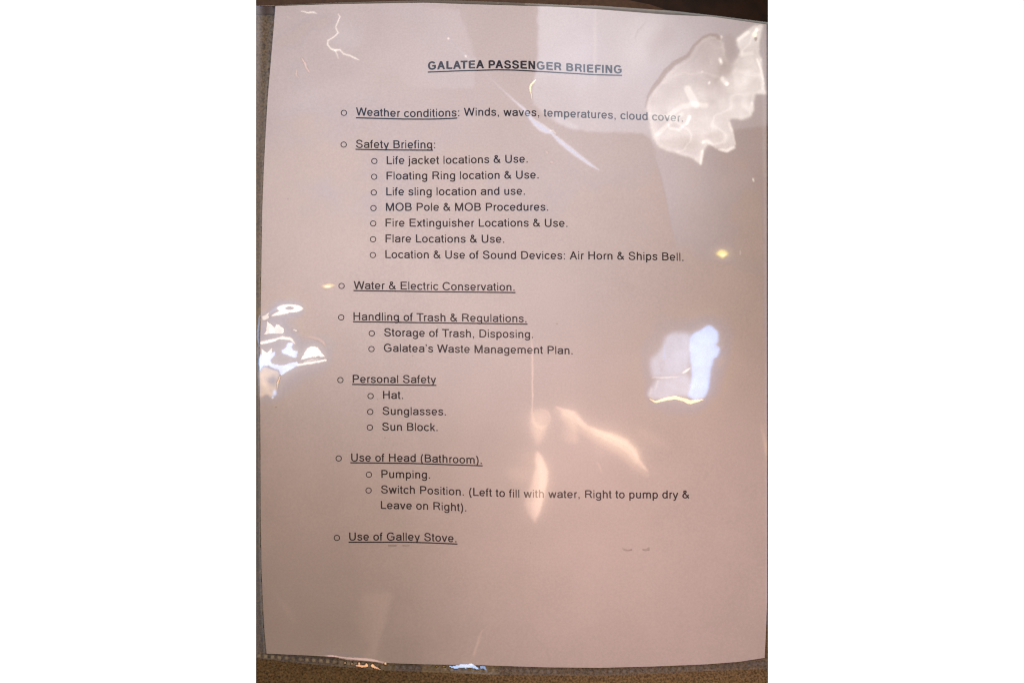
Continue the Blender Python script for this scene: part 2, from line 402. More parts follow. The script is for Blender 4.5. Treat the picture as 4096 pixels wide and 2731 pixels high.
add(line_mask(G6([(90, 700), (100, 860), (100, 1000), (115, 1280)]), [8, 8, 8, 3], 6), 'blue', .20)
cl = gauss(1110, 1390, 75, 150); add(cl, 'neutral', .035)
add(spot(1104, 1420, 90, 20, 8, 1.0), 'neutral', .02)

# window reflection painted on the right
H6 = lambda p: tr(p, (2400, 1200), 3.357)
def Hh(pts, hue, amp, soft=2): add(poly_mask(H6(pts), soft) * np.clip(1 + .18 * fbm(X, Y, 30, 61), .6, 1.4), hue, amp)
Hh([(1210, 490), (1250, 440), (1390, 380), (1440, 345), (1500, 355), (1580, 410), (1590, 570), (1540, 600), (1610, 640), (1610, 700), (1570, 755), (1510, 790), (1490, 950), (1440, 1240),
    (1390, 1320), (1280, 1345), (1180, 1290), (1220, 1150), (1240, 900), (1210, 700), (1200, 560)], 'blue', .60)
Hh([(880, 470), (1000, 430), (1200, 450), (1215, 700), (1190, 950), (1100, 990), (930, 1030), (700, 1030), (670, 900), (680, 790), (840, 640)], 205, .24, 7)
Hh([(880, 470), (1000, 430), (1200, 450), (1200, 840), (900, 840)], 'blue', .035, 8)
Hh([(760, 1060), (1180, 1000), (1230, 1150), (1190, 1290), (1000, 1290), (800, 1340), (680, 1310), (640, 1250), (700, 1170)], 202, .26, 6)
add(line_mask(H6([(670, 1325), (740, 1370), (800, 1350), (900, 1320), (1010, 1308), (1120, 1335), (1200, 1368), (1300, 1350), (1385, 1330)]), [4, 7, 10, 13, 16, 14, 17, 12, 4], 4), 'gold', .55)
add(line_mask(H6([(670, 1325), (740, 1370), (800, 1350), (900, 1320), (1010, 1308), (1120, 1335), (1200, 1368), (1300, 1350), (1385, 1330)]), [2, 4, 6, 8, 10, 8, 11, 7, 2], 3), 'gold', .4)
add(line_mask(H6([(700, 1040), (820, 1042), (900, 1035), (1070, 1028)]), [3, 4, 5, 2], 4), 'cream', .22)
add(line_mask(H6([(1110, 975), (1150, 955), (1200, 920)]), [5, 9, 6], 4), 'cream', .36)
add(line_mask(H6([(872, 590), (862, 770)]), [3, 9], 6), 'pink', .10)
add(line_mask(H6([(780, 1090), (740, 1200)]), [8, 4], 6), 'cream', .08)
add(line_mask(H6([(690, 1190), (665, 1280), (720, 1330)]), [8, 10, 6], 8), 'cream', .07)
Hh([(1510, 790), (1610, 720), (1670, 660), (1660, 830), (1520, 1000), (1470, 1300), (1400, 1330)], 'pink', .05, 8)
cut(spot(2400 + 825 / 3.357, 1200 + 930 / 3.357, 8, 14, 0, .9), .3)
add(gauss(2745, 1470, 170, 190), 'neutral', .028)

# peach reflections painted in the lower middle
I9 = lambda p: tr(p, (1900, 1500), 2.936)
R7 = lambda p: tr(p, (2050, 1780), 3.136)
add(line_mask([(2124, 1319), (2128, 1383), (2130, 1480), (2129, 1520), (2131, 1590), (2127, 1645)], [2, 7, 8, 7, 7, 3], 6), 'orange', .10)
add(line_mask([(2128, 1383), (2130, 1480), (2129, 1520), (2131, 1590), (2127, 1645)], [3, 5, 5, 5, 2], 5), 'pink', .12)
blob = I9([(690, 400), (780, 395), (860, 430), (885, 500), (870, 560), (830, 640), (800, 740), (740, 830), (700, 740), (650, 620), (645, 500), (665, 420)])
add(poly_mask(blob, 5), 'orange', .09)
add(line_mask(I9([(670, 440), (685, 540), (730, 600), (790, 620), (840, 590)]), [6, 12, 16, 14, 4], 9), 'orange', .10)
add(line_mask(I9([(770, 400), (860, 435), (885, 500), (875, 560)]), [4, 7, 6, 2], 6), 'orange', .08)
add(poly_mask(I9([(700, 600), (830, 640), (790, 760), (735, 830), (690, 700)]), 10), 'orange', .05)
arc = I9([(960, 365), (1060, 420), (1150, 450), (1230, 530), (1300, 595), (1450, 665), (1600, 720), (1750, 790), (1850, 880), (1910, 990), (2030, 1120)])
Ma = line_mask([(x - 1, y + 4) for x, y in arc], [5, 26, 34, 27, 18, 28, 38, 42, 38, 26, 5], 9) * np.clip(.9 + .35 * fbm(X, Y, 28, 63), .3, 1.3)
add(Ma, 'orange', .15); add(line_mask(arc, [3, 12, 15, 11, 6, 11, 14, 15, 14, 9, 2], 8), 'pink', .10)
add(line_mask([(x - 5, y + 16) for x, y in arc], [8, 34, 50, 42, 34, 48, 64, 72, 66, 42, 8], 30), 'orange', .10)
add(poly_mask(I9([(1300, 600), (1600, 720), (1850, 880), (1920, 1000), (1760, 900), (1560, 820), (1380, 700)]), 14), 'orange', .05)
add(poly_mask(I9([(1000, 440), (1150, 520), (1200, 650), (1208, 800), (1080, 800), (1000, 740), (1040, 600)]), 7) * np.clip((X - 2225) / 70, .2, 1), 'orange', .12)
add(blur(Ma, 26), 'peach', .20); add(blur(poly_mask(blob, 5), 22), 'peach', .12)
leaf = R7([(300, 70), (360, 130), (410, 230), (445, 340), (440, 470), (400, 650), (380, 720), (330, 870), (285, 990), (230, 890), (150, 740), (205, 560), (240, 430), (300, 300), (280, 180)])
Ml = poly_mask(leaf, 3)
Mls = Ml * np.clip(poly_mask([(x - 30, y) for x, y in leaf], 16) * .0 + np.clip((X - (2050 + 170 / 3.136)) / 60, .3, 1), 0, 1)
add(Mls, 'orange', .16); add(Mls, 'pink', .13); add(blur(Mls, 24), 'peach', .20)
add(poly_mask(R7([(300, 70), (360, 130), (430, 310), (300, 300), (285, 180)]), 8), 'orange', .05)
add(poly_mask(R7([(200, 690), (370, 700), (330, 870), (280, 930), (220, 850)]), 8), 'pink', .07)
add(poly_mask(I9([(340, 1100), (480, 1080), (640, 1110), (560, 1280), (500, 1270), (400, 1180)]), 12), 'orange', .07)
add(poly_mask(I9([(480, 860), (660, 830), (720, 900), (720, 1100), (560, 1080), (420, 980)]), 22), 'orange', .045)
add(poly_mask(R7([(1000, 20), (1130, 40), (1120, 140), (1080, 200), (1040, 150)]), 8), 'orange', .03)
add(line_mask(R7([(1060, 215), (1095, 270), (1115, 335)]), [3, 9, 2], 7), 'orange', .09)
add(poly_mask(I9([(1880, 620), (1960, 600), (2080, 670), (2140, 690), (2250, 800), (2330, 860), (2130, 850), (2000, 760), (1920, 690)]), 9), 'peach', .045)
add(poly_mask(I9([(640, 470), (680, 640), (740, 860), (860, 1150), (700, 1560), (1500, 1300), (1750, 900), (1300, 640), (1000, 420)]), 60), 'pink', .06)
add(poly_mask([(1650, 1050), (2330, 1080), (2345, 1300), (2290, 1720), (1650, 1720)], 24), 'pink', .014)
add(poly_mask([(1180, 950), (1500, 900), (1800, 1060), (1500, 1300), (1200, 1240)], 40), 'pink', .012)
add(gauss(2480, 2190, 430, 480), 'pink', .03)
add(gauss(2050, 1400, 420, 520), 'pink', .02)
add(gauss(1250, 900, 300, 700), 325, .015)

# fine scratches and dust
add(line_mask([(1657, 1751), (1676, 1799)], 4, 8), 'pink', .05)
cut(line_mask([(2141, 2549), (2185, 2593), (2200, 2640)], [5, 6, 3], 5), .9)
rs = np.random.default_rng(12)
for _ in range(46):
    x, y = rs.uniform(1090, 3040), rs.uniform(60, 2600); an = rs.normal(.9, .8); ln_ = rs.uniform(15, 110)
    x2, y2 = x + ln_ * math.cos(an), y + ln_ * math.sin(an)
    bx = (X > min(x, x2) - 20) & (X < max(x, x2) + 20) & (Y > min(y, y2) - 20) & (Y < max(y, y2) + 20)
    add(line_mask([(x, y), ((x + x2) / 2 + rs.normal(0, 4), (y + y2) / 2 + rs.normal(0, 4)), (x2, y2)], [1.5, 3.5, 1.5], 5) * bx, 'neutral', rs.uniform(.008, .03))
for _ in range(60):
    x, y = rs.uniform(1090, 3040), rs.uniform(60, 2600)
    add(spot(x, y, rs.uniform(3, 5), rs.uniform(3, 5), 0, .8), 'neutral', rs.uniform(.02, .07))
# small painted glints
add(poly_mask([(2862, 1012), (2885, 997), (2900, 1000), (2916, 1012), (2905, 1024), (2894, 1036), (2884, 1024)], 3), 'yellow', .6); add(spot(2891, 1020, 16, 8, 0, .7), 'cream', .2); add(gauss(2891, 1014, 40, 26), 'yellow', .04)
add(spot(2961, 1010, 5, 14, 0, .8), 'cream', .16)
add(poly_mask([(1281, 1144), (1310, 1137), (1348, 1139), (1325, 1148), (1312, 1153), (1293, 1151)], 2), 'yellow', .42)
add(spot(1310, 1146, 20, 6, 0, .7), 'cream', .35); add(line_mask([(1320, 1140), (1356, 1143)], [5, 2], 4), 'yellow', .12)
add(spot(3013, 720, 5, 11, -15, .6), 'cream', .40)
add(line_mask([(3045, 1700), (3062, 1780), (3066, 1820)], [4, 14, 4], 10), 'orange', .08)
add(line_mask([(3060, 700), (3066, 1500), (3066, 2500)], [10, 16, 8], 12), 'neutral', .04)
add(line_mask([(3052, 110), (3058, 700)], [12, 12], 10), 'neutral', .05)
# glints and sheen painted along the bottom of the pocket
L3 = lambda p: tr(p, (1000, 2250), 3.26)
add(line_mask(L3([(850, 1217), (1050, 1220), (1300, 1248), (1500, 1258), (1650, 1278), (1770, 1310)]), [3, 8, 10, 11, 9, 6], 5), 'pink', .34)
add(line_mask(L3([(1030, 1218), (1110, 1222)]), [8, 8], 6), 20, .2)
add(spot(1000 + 1765 / 3.26, 2250 + 1310 / 3.26, 7, 6, 0, .6), 'yellow', .6)
for x, y, r, a in [(1130, 1305, 3.5, .3), (1240, 1302, 5, .35), (1330, 1312, 5, .28), (1425, 1312, 6, .5), (1520, 1325, 6, .5), (1600, 1335, 6, .55)]:
    add(spot(1000 + x / 3.26, 2250 + y / 3.26, r, r * 1.25, 0, .6), 50, a * 1.6)
add(line_mask(L3([(1380, 1338), (1450, 1348), (1530, 1342)]), [4, 9, 8], 4), 48, .8)
add(line_mask(L3([(1590, 1342), (1640, 1362), (1700, 1390)]), [11, 8, 3], 4), 48, .8)
add(poly_mask(L3([(1850, 400), (1820, 560), (1750, 800), (1700, 1000), (1620, 1240), (1500, 1240), (1560, 1080), (1400, 860), (1300, 720), (1480, 400)]), 5) * np.clip((X - 1380) / 140, 0, 1), 'orange', .045)
cut(poly_mask(L3([(1860, 420), (2282, 480), (2282, 1300), (1640, 1250), (1720, 1000), (1780, 700)]), 10), .3)
add(line_mask(L3([(330, 400), (450, 560), (580, 760)]), [8, 22, 14], 18), 'orange', .03)
C4 = lambda p: tr(p, (1600, 2250), 2.94)
add(poly_mask(C4([(560, 1222), (640, 1203), (850, 1188), (905, 1212), (925, 1242), (800, 1240), (640, 1238)]), 1.5), 210, .9)
add(poly_mask(C4([(660, 1215), (850, 1198), (890, 1215), (800, 1228)]), 1.5), 'cream', .45)
add(poly_mask(C4([(930, 1198), (1000, 1212), (1022, 1270), (975, 1245), (935, 1235)]), 1.5), 'blue', .5)
add(spot(1600 + 435 / 2.94, 2250 + 1218 / 2.94, 6, 4, 0, .7), 'yellow', .3); add(spot(1600 + 520 / 2.94, 2250 + 1216 / 2.94, 10, 4, 0, .7), 'yellow', .2)
add(line_mask(C4([(600, 1262), (900, 1290), (1150, 1300)]), [6, 10, 8], 6), 'blue', .06)
add(line_mask(C4([(965, 790), (920, 920), (865, 1080)]), [2, 10, 9], 7), 'orange', .10)
add(line_mask([(3000, 2655), (3060, 2650)], [18, 14], 10), 'blue', .10)

# clear margins outside the paper: a separate haze is painted there
pl = ip(PAPER_L, Y)
left = X < pl
cut(1.0 * (left & ((Y < 1230) | (Y > 1600))), 1.0); cut(1.0 * (left & (Y >= 1230) & (Y <= 1600)), .3)
cut((Y < ip(PAPER_TOP, X)) * 1.0, .8)
mt = np.clip(1 - (Y - 40) / 620, 0, 1)
up = np.clip((950 - Y) / 300, 0, 1)
rough = np.clip(1 + .3 * fbm(X, Y, 40, 71), .3, 2)
for part, hue in ((up, 258), (1 - up, 264)):
    add(left * part * np.clip(1 - np.abs(X - 1028) / 26, 0, 1) * (.2 + .8 * mt) * rough, hue, .22)
    add(left * part * np.clip(1 - np.abs(X - pl + 9) / 22, 0, 1) * (.35 + .65 * mt), hue, .05)
    add(left * part * np.clip(1 - np.abs(X - pl + 5) / 7, 0, 1), hue, .08)
    add(left * part, hue, .035)
add((Y < ip(PAPER_TOP, X)) * 1.0, 150, .08)
add((Y < ip(PAPER_TOP, X)) * np.clip(1 - np.abs(Y - ip(FILM_TOP, X) - 4) / 5, 0, 1) * (X > 2100), 'cream', .12)
# welded bottom seam: a row of little pressed squares, drawn as painted glints
pb, fb = ip(PAPER_BOT, X), ip(FILM_BOT, X)
seam = (Y > pb)
mid = pb + (fb - pb) * .52
ph = np.abs(((X / 27.6) % 1) - .5) * 27.6
dots = np.clip((9 - ph) / 4, 0, 1) * np.clip((8.5 - np.abs(Y - mid)) / 4, 0, 1)
dv = np.clip(.75 + .6 * fbm(X, Y, 60, 81), .1, 1.6)
glint = np.maximum.reduce([np.exp(-((X - 1470) / 120) ** 2), np.exp(-((X - 1840) / 160) ** 2)]) > .4
cut(seam * ~glint, .9)
add(seam * 1.0, 262, .032)
add(seam * dots * dv, 262, .06)
add(seam * dots * dv * np.clip((1560 - X) / 250, 0, 1), 'pink', .05)
add(seam * np.clip(1 - np.abs(Y - fb + 3) / 4, 0, 1), 262, .03)

strong = np.clip(I_tot - .16, 0, .5)  # soft glow painted around the strong highlights
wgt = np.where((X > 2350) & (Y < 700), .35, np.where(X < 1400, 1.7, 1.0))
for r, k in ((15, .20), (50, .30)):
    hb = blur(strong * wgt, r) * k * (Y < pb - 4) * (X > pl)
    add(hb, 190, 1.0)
I_tot = np.clip(I_tot * (1 + .05 * fbm(X, Y, 9, 95, 2)), 1e-5, MIX * LMAX * .93)
hue_map_c, hue_map_s = HC, HS

def sample(A, px, py):
    u = np.clip((px - gx[0]) / STEP, 0, len(gx) - 1.001); v = np.clip((py - gy[0]) / STEP, 0, len(gy) - 1.001)
    i, j = u.astype(int), v.astype(int); fu, fv = u - i, v - j
    return (A[j, i] * (1 - fu) + A[j, i + 1] * fu) * (1 - fv) + (A[j + 1, i] * (1 - fu) + A[j + 1, i + 1] * fu) * fv

def glare_normals(px, py, co):  # normals solved from the camera so the painted glare lands in place
    I = sample(I_tot, px, py)
    a = np.arctan2(sample(hue_map_s, px, py), sample(hue_map_c, px, py))
    th = TH0 + (TH1 - TH0) * (I / (MIX * LMAX)) ** (1 / TPOW)
    R = np.stack([np.sin(th) * np.cos(a), np.sin(th) * np.sin(a), np.cos(th)], -1)
    V = np.array([0, 0, D]) - co
    V /= np.linalg.norm(V, axis=-1, keepdims=True)
    N = R + V
    return N / np.linalg.norm(N, axis=-1, keepdims=True)

def sheet(name, left, right, top, bot, zf, mat, parent, step, normals=False, thick=0.0):
    """one bent sheet between four edge curves; thick>0 gives it an underside and rims"""
    y_mid = 1300
    nu = max(2, int((ip(right, y_mid) - ip(left, y_mid)) / step) + 1)
    nv = max(3, int((ip(bot, 2000) - ip(top, 2000)) / step) + 1)
    u, v = np.meshgrid(np.linspace(0, 1, nu), np.linspace(0, 1, nv))
    px = 1024 + u * 2048; py = v * 2700
    for _ in range(6):
        py = ip(top, px) * (1 - v) + ip(bot, px) * v
        px = ip(left, py) * (1 - u) + ip(right, py) * u
    z = zf(px, py)
    f = (D - z) / D
    co = np.stack([(px - W0 / 2) * S * f, (H0 / 2 - py) * S * f, z], -1)
    idx = np.arange(nu * nv).reshape(nv, nu)
    q = np.stack([idx[1:, :-1], idx[1:, 1:], idx[:-1, 1:], idx[:-1, :-1]], -1).reshape(-1, 4)
    verts = co.reshape(-1, 3)
    if thick:
        n = nu * nv
        verts = np.concatenate([verts, verts - np.array([0, 0, thick])])
        ring = np.concatenate([idx[0, :], idx[1:, -1], idx[-1, -2::-1], idx[-2:0:-1, 0]])
        m = len(ring); rim = np.arange(m) + 2 * n; rn = np.roll(rim, -1)
        verts = np.concatenate([verts, verts[ring], verts[ring + n]])
        q = np.concatenate([q, q[:, ::-1] + n, np.stack([rim, rn, rn + m, rim + m], -1)])
    me = bpy.data.meshes.new(name)
    me.vertices.add(len(verts)); me.vertices.foreach_set('co', verts.astype(np.float32).ravel())
    me.loops.add(len(q) * 4); me.loops.foreach_set('vertex_index', q.astype(np.int32).ravel())
    me.polygons.add(len(q)); me.polygons.foreach_set('loop_start', np.arange(0, len(q) * 4, 4, dtype=np.int32))
    me.update(calc_edges=True); me.validate()
    me.shade_smooth()
    if normals:
        at = me.attributes.new('glare_normal', 'FLOAT_VECTOR', 'POINT')
        at.data.foreach_set('vector', glare_normals(px.ravel(), py.ravel(), co.reshape(-1, 3)).astype(np.float32).ravel())
    me.materials.append(mat)
    return link(bpy.data.objects.new(name, me), parent)

# ------------------------------------------------------------------ the setting: carpeted strip under the sleeve
def slab(name, x0, x1, y0, y1, ztop, zbot, mat, step, relief, parent=None):
    nx, ny = int((x1 - x0) / step) + 1, int((y1 - y0) / step) + 1
    px, py = np.meshgrid(np.linspace(x0, x1, nx), np.linspace(y0, y1, ny))
    z = ztop - relief * (.5 + .5 * fbm(px, py, 22, 201)) - relief * .5 * (vnoise(px, py, 9, 207) + 1)
    z[:, [0, -1]] = ztop; z[[0, -1], :] = ztop
    f = (D - ztop) / D
    top = np.stack([(px - W0 / 2) * S * f, (H0 / 2 - py) * S * f, z], -1).reshape(-1, 3)
    bot = top.copy(); bot[:, 2] = zbot; 
    idx = np.arange(nx * ny).reshape(ny, nx); n = nx * ny
    q = np.stack([idx[1:, :-1], idx[1:, 1:], idx[:-1, 1:], idx[:-1, :-1]], -1).reshape(-1, 4)
    ring = np.concatenate([idx[0, :], idx[1:, -1], idx[-1, -2::-1], idx[-2:0:-1, 0]]); nr = np.roll(ring, -1)
    faces = q.tolist() + np.stack([ring, nr, nr + n, ring + n], -1).tolist() + [(ring[::-1] + n).tolist()]
    return mesh_obj(name, np.concatenate([top, bot]).tolist(), faces, mat, parent, True)
carpet = slab("carpet", 1024, 3072, -40, 2780, -0.0004, -0.012, m_carpet, 5, .0007)
carpet['kind'] = 'structure'

# ------------------------------------------------------------------ the sleeve
sleeve = empty("document_sleeve", "clear crinkled plastic sleeve holding the printed page, with glare worked into its film", "plastic sleeve")
flat = [(0, 1024), (2731, 1024)]
sheet("back_film", flat, FILM_R, FILM_TOP, FILM_BOT, lambda x, y: 0 * x + .00018, m_back, sleeve, 60)
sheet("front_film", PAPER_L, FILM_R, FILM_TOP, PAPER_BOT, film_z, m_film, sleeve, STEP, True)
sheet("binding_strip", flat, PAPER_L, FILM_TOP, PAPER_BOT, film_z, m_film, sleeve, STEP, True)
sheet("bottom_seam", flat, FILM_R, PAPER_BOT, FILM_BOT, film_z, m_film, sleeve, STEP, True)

# ------------------------------------------------------------------ the page
page = empty("printed_page", "pale pinkish typed page with bold underlined heading and bulleted list inside the sleeve", "printed page")
sheet("paper_sheet", PAPER_L, PAPER_R, PAPER_TOP, PAPER_BOT, paper_z, m_paper, page, 16, thick=.0001)

# letter shapes: pen strokes fitted to the widths and boxes of a plain grotesque
AFM = {'A': (667, 14, 0, 654, 718), 'B': (667, 74, 0, 627, 718), 'C': (722, 44, -19, 681, 737), 'D': (722, 81, 0, 674, 718), 'E': (667, 86, 0, 616, 718), 'F': (611, 86, 0, 583, 718),
       'G': (778, 48, -19, 704, 737), 'H': (722, 77, 0, 646, 718), 'L': (556, 76, 0, 537, 718), 'M': (833, 73, 0, 761, 718), 'O': (778, 39, -19, 739, 737), 'P': (667, 86, 0, 622, 718),
       'R': (722, 88, 0, 684, 718), 'S': (667, 49, -19, 620, 737), 'T': (611, 14, 0, 597, 718), 'U': (722, 79, -19, 644, 718), 'W': (944, 16, 0, 928, 718),
       'a': (556, 36, -15, 530, 538), 'b': (556, 58, -15, 517, 718), 'c': (500, 30, -15, 477, 538), 'd': (556, 35, -15, 499, 718), 'e': (556, 40, -15, 516, 538), 'f': (278, 14, 0, 262, 728),
       'g': (556, 40, -220, 499, 538), 'h': (556, 65, 0, 491, 718), 'i': (222, 67, 0, 155, 718), 'j': (222, -16, -210, 155, 718), 'k': (500, 67, 0, 501, 718), 'l': (222, 67, 0, 155, 718),
       'm': (833, 65, 0, 769, 538), 'n': (556, 65, 0, 491, 538), 'o': (556, 35, -14, 521, 538), 'p': (556, 58, -207, 517, 538), 'r': (333, 77, 0, 332, 538), 's': (500, 32, -15, 464, 538),
       't': (278, 14, -7, 257, 669), 'u': (556, 68, -15, 489, 523), 'v': (500, 8, 0, 492, 523), 'w': (722, 14, 0, 709, 523), 'x': (500, 11, 0, 490, 523), 'y': (500, 11, -214, 489, 523),
       '&': (667, 44, -15, 645, 718), '(': (333, 68, -207, 299, 733), ')': (333, 34, -207, 265, 733), ',': (278, 87, -147, 191, 106), '.': (278, 87, 0, 191, 106), ':': (278, 87, 0, 191, 516),
       '\u2019': (222, 53, 463, 157, 718), ' ': (278, 0, 0, 0, 0)}
AFM_BOLD = {'A': (722, 20, 0, 702, 718), 'B': (722, 76, 0, 669, 718), 'E': (667, 76, 0, 621, 718), 'F': (611, 76, 0, 587, 718), 'G': (778, 44, -19, 713, 737), 'I': (278, 64, 0, 214, 718),
            'L': (611, 76, 0, 583, 718), 'N': (722, 69, 0, 654, 718), 'P': (667, 73, 0, 627, 718), 'R': (722, 76, 0, 677, 718), 'S': (667, 39, -19, 629, 737), 'T': (611, 14, 0, 598, 718), ' ': (278, 0, 0, 0, 0)}
# pen strokes of each letter, 1000 units to the em: lists of moves, lines and curves along the stroke's middle
def _arc(cx, cy, rx, ry, a0, a1, n=26):
    a = np.radians(np.linspace(a0, a1, n))
    return [('L', cx + rx * math.copysign(abs(math.cos(t)) ** .94, math.cos(t)), cy + ry * math.copysign(abs(math.sin(t)) ** .94, math.sin(t))) for t in a]
def _box(x0, y0, x1, y1): return ('P', [(x0, y0), (x1, y0), (x1, y1), (x0, y1)])
def _diag(x0, y0, x1, y1): return ('D', x0, y0, x1, y1)
def _s(*pts):
    out = []
    for p in pts: out.append(('L', *p) if len(p) == 2 else ('C', *p))
    return out
STROKES = {
    'o': [_arc(278, 262, 198, 235, 0, 360)],
    'c': [_arc(262, 262, 190, 235, 36, 324)],
    'e': [_s((80, 246), (476, 246)), _arc(278, 262, 196, 235, -2, 322)],
    'a': [_s((92, 372), (108, 462, 180, 498, 272, 498), (388, 498, 422, 446, 422, 372), (422, 120), (422, 60, 432, 30, 458, 0)),
          _s((422, 322), (350, 296, 250, 290, 190, 274), (110, 252, 80, 205, 80, 150), (80, 72, 136, 26, 212, 26), (320, 26, 422, 88, 422, 205))],
    'b': [_s((104, 718), (104, 0)), _arc(288, 262, 184, 235, 0, 360)],
    'd': [_s((453, 718), (453, 0)), _arc(266, 262, 186, 235, 0, 360)],
    'p': [_s((104, 523), (104, -207)), _arc(288, 262, 184, 235, 0, 360)],
    'g': [_s((453, 523), (453, -30), (453, -132, 388, -180, 275, -180), (172, -180, 106, -142, 92, -70)), _arc(266, 268, 184, 229, 0, 360)],
    'f': [_s((126, 0), (126, 570), (126, 655, 165, 690, 218, 690), (240, 690, 250, 688, 266, 684)), _s((14, 486), (240, 486))],
    'h': [_s((111, 718), (111, 0)), _s((111, 300), (111, 430, 190, 498, 280, 498), (390, 498, 445, 440, 445, 330), (445, 0))],
    'i': [_s((111, 523), (111, 0)), _s((111, 718), (111, 618))],
    'j': [_s((111, 523), (111, -90), (111, -150, 84, -172, 30, -172), (10, -172, 0, -171, -14, -168)), _s((111, 718), (111, 618))],
    'k': [_s((111, 718), (111, 0)), _diag(111, 170, 440, 523), _diag(215, 320, 446, 0)],
    'l': [_s((111, 718), (111, 0))],
    'm': [_s((111, 523), (111, 0)), _s((111, 320), (111, 440, 180, 498, 264, 498), (362, 498, 417, 440, 417, 340), (417, 0)),
          _s((417, 320), (417, 440, 490, 498, 572, 498), (670, 498, 723, 440, 723, 340), (723, 0))],
    'n': [_s((111, 523), (111, 0)), _s((111, 300), (111, 430, 190, 498, 280, 498), (390, 498, 445, 440, 445, 330), (445, 0))],
    'r': [_s((122, 523), (122, 0)), _s((122, 270), (122, 420, 190, 490, 262, 490), (290, 490, 310, 484, 334, 470))],
    's': [_s((432, 384), (416, 460, 350, 499, 255, 499), (150, 499, 94, 455, 94, 396), (94, 330, 150, 308, 255, 282), (370, 255, 424, 220, 424, 152), (424, 74, 350, 26, 250, 26), (140, 26, 82, 74, 66, 164))],
    't': [_s((132, 669), (132, 110), (132, 55, 152, 34, 195, 34), (225, 34, 240, 38, 260, 43)), _s((14, 486), (250, 486))],
    'u': [_s((112, 523), (112, 190), (112, 80, 165, 26, 260, 26), (370, 26, 443, 95, 443, 210)), _s((443, 523), (443, 0))],
    'v': [_diag(56, 523, 250, 0), _diag(444, 523, 250, 0)],
    'w': [_diag(62, 523, 212, 0), _diag(362, 523, 212, 0), _diag(362, 523, 512, 0), _diag(662, 523, 512, 0)],
    'x': [_diag(64, 523, 436, 0), _diag(436, 523, 64, 0)],
    'y': [_diag(58, 523, 252, 0), _s((444, 545), (240, -50), (210, -140, 180, -178, 120, -178), (100, -178, 86, -175, 70, -170))],
    '&': [_s((612, -8), (225, 470), (180, 528, 168, 565, 168, 595), (168, 650, 212, 678, 262, 678), (322, 678, 362, 642, 362, 590), (362, 530, 310, 488, 240, 440), (140, 372, 88, 300, 88, 205), (88, 90, 170, 26, 272, 26), (420, 26, 525, 150, 556, 340))],
    '(': [_s((262, 733), (150, 560, 112, 420, 112, 263), (112, 110, 150, -40, 262, -207))],
    ')': [_s((71, 733), (183, 560, 221, 420, 221, 263), (221, 110, 183, -40, 71, -207))],
    '.': [_box(87, 0, 191, 106)], ':': [_box(87, 0, 191, 106), _box(87, 410, 191, 516)],
    ',': [('P', [(87, 106), (191, 106), (191, 8), (170, -80), (108, -147), (87, -112), (136, -50), (140, 0), (87, 0)])],
    '\u2019': [('P', [(53, 718), (157, 718), (157, 620), (136, 530), (76, 463), (54, 500), (102, 560), (106, 612), (53, 612)])],
    'A': [_diag(62, 0, 336, 718), _diag(606, 0, 332, 718), _s((170, 256), (500, 256))],
    'B': [_s((120, 718), (120, 0)), _s((120, 676), (350, 676), (470, 676, 540, 622, 540, 538), (540, 445, 470, 388, 350, 388), (120, 388)), _s((340, 388), (500, 388, 580, 322, 580, 214), (580, 105, 500, 42, 360, 42), (120, 42))],
    'C': [_arc(372, 359, 290, 338, 34, 326)],
    'D': [_s((127, 718), (127, 0)), _s((127, 676), (330, 676), (530, 676, 628, 560, 628, 360), (628, 160, 530, 42, 330, 42), (127, 42))],
    'E': [_s((132, 718), (132, 0)), _s((132, 678), (610, 678)), _s((132, 384), (576, 384)), _s((132, 41), (616, 41))],
    'F': [_s((132, 718), (132, 0)), _s((132, 678), (583, 678)), _s((132, 368), (530, 368))],
    'G': [_arc(382, 359, 292, 338, 36, 270) + _s((382, 21), (500, 21, 600, 76, 658, 138), (658, 336), (394, 336))],
    'H': [_s((123, 718), (123, 0)), _s((600, 718), (600, 0)), _s((123, 386), (600, 386))],
    'I': [_s((139, 718), (139, 0))],
    'L': [_s((122, 718), (122, 0)), _s((122, 41), (537, 41))],
    'M': [_s((117, 718), (117, 0)), _s((717, 718), (717, 0)), _diag(140, 718, 417, 0), _diag(694, 718, 417, 0)],
    'N': [_s((123, 718), (123, 0)), _s((600, 718), (600, 0)), _diag(130, 718, 593, 0)],
    'O': [_arc(389, 359, 304, 338, 0, 360)],
    'P': [_s((132, 718), (132, 0)), _s((132, 676), (370, 676), (510, 676, 576, 610, 576, 502), (576, 388, 510, 332, 370, 332), (132, 332))],
    'R': [_s((134, 718), (134, 0)), _s((134, 676), (400, 676), (540, 676, 602, 620, 602, 520), (602, 410, 540, 356, 400, 356), (134, 356)), _s((380, 356), (470, 350, 500, 300, 545, 210), (640, -10))],
    'S': [_s((556, 520), (540, 630, 460, 697, 340, 697), (210, 697, 118, 634, 118, 534), (118, 436, 210, 402, 340, 370), (490, 334, 572, 300, 572, 192), (572, 86, 480, 21, 345, 21), (196, 21, 104, 100, 94, 240))],
    'T': [_s((14, 677), (597, 677)), _s((305, 677), (305, 0))],
    'U': [_s((125, 718), (125, 260), (125, 100, 210, 22, 361, 22), (510, 22, 598, 100, 598, 260), (598, 718))],
    'W': [_diag(66, 718, 250, 0), _diag(472, 718, 250, 0), _diag(472, 718, 692, 0), _diag(878, 718, 692, 0)],
}
_glyphs = {}
PEN = {False: (61, 54), True: (94, 80)}          # half widths of upright and level strokes
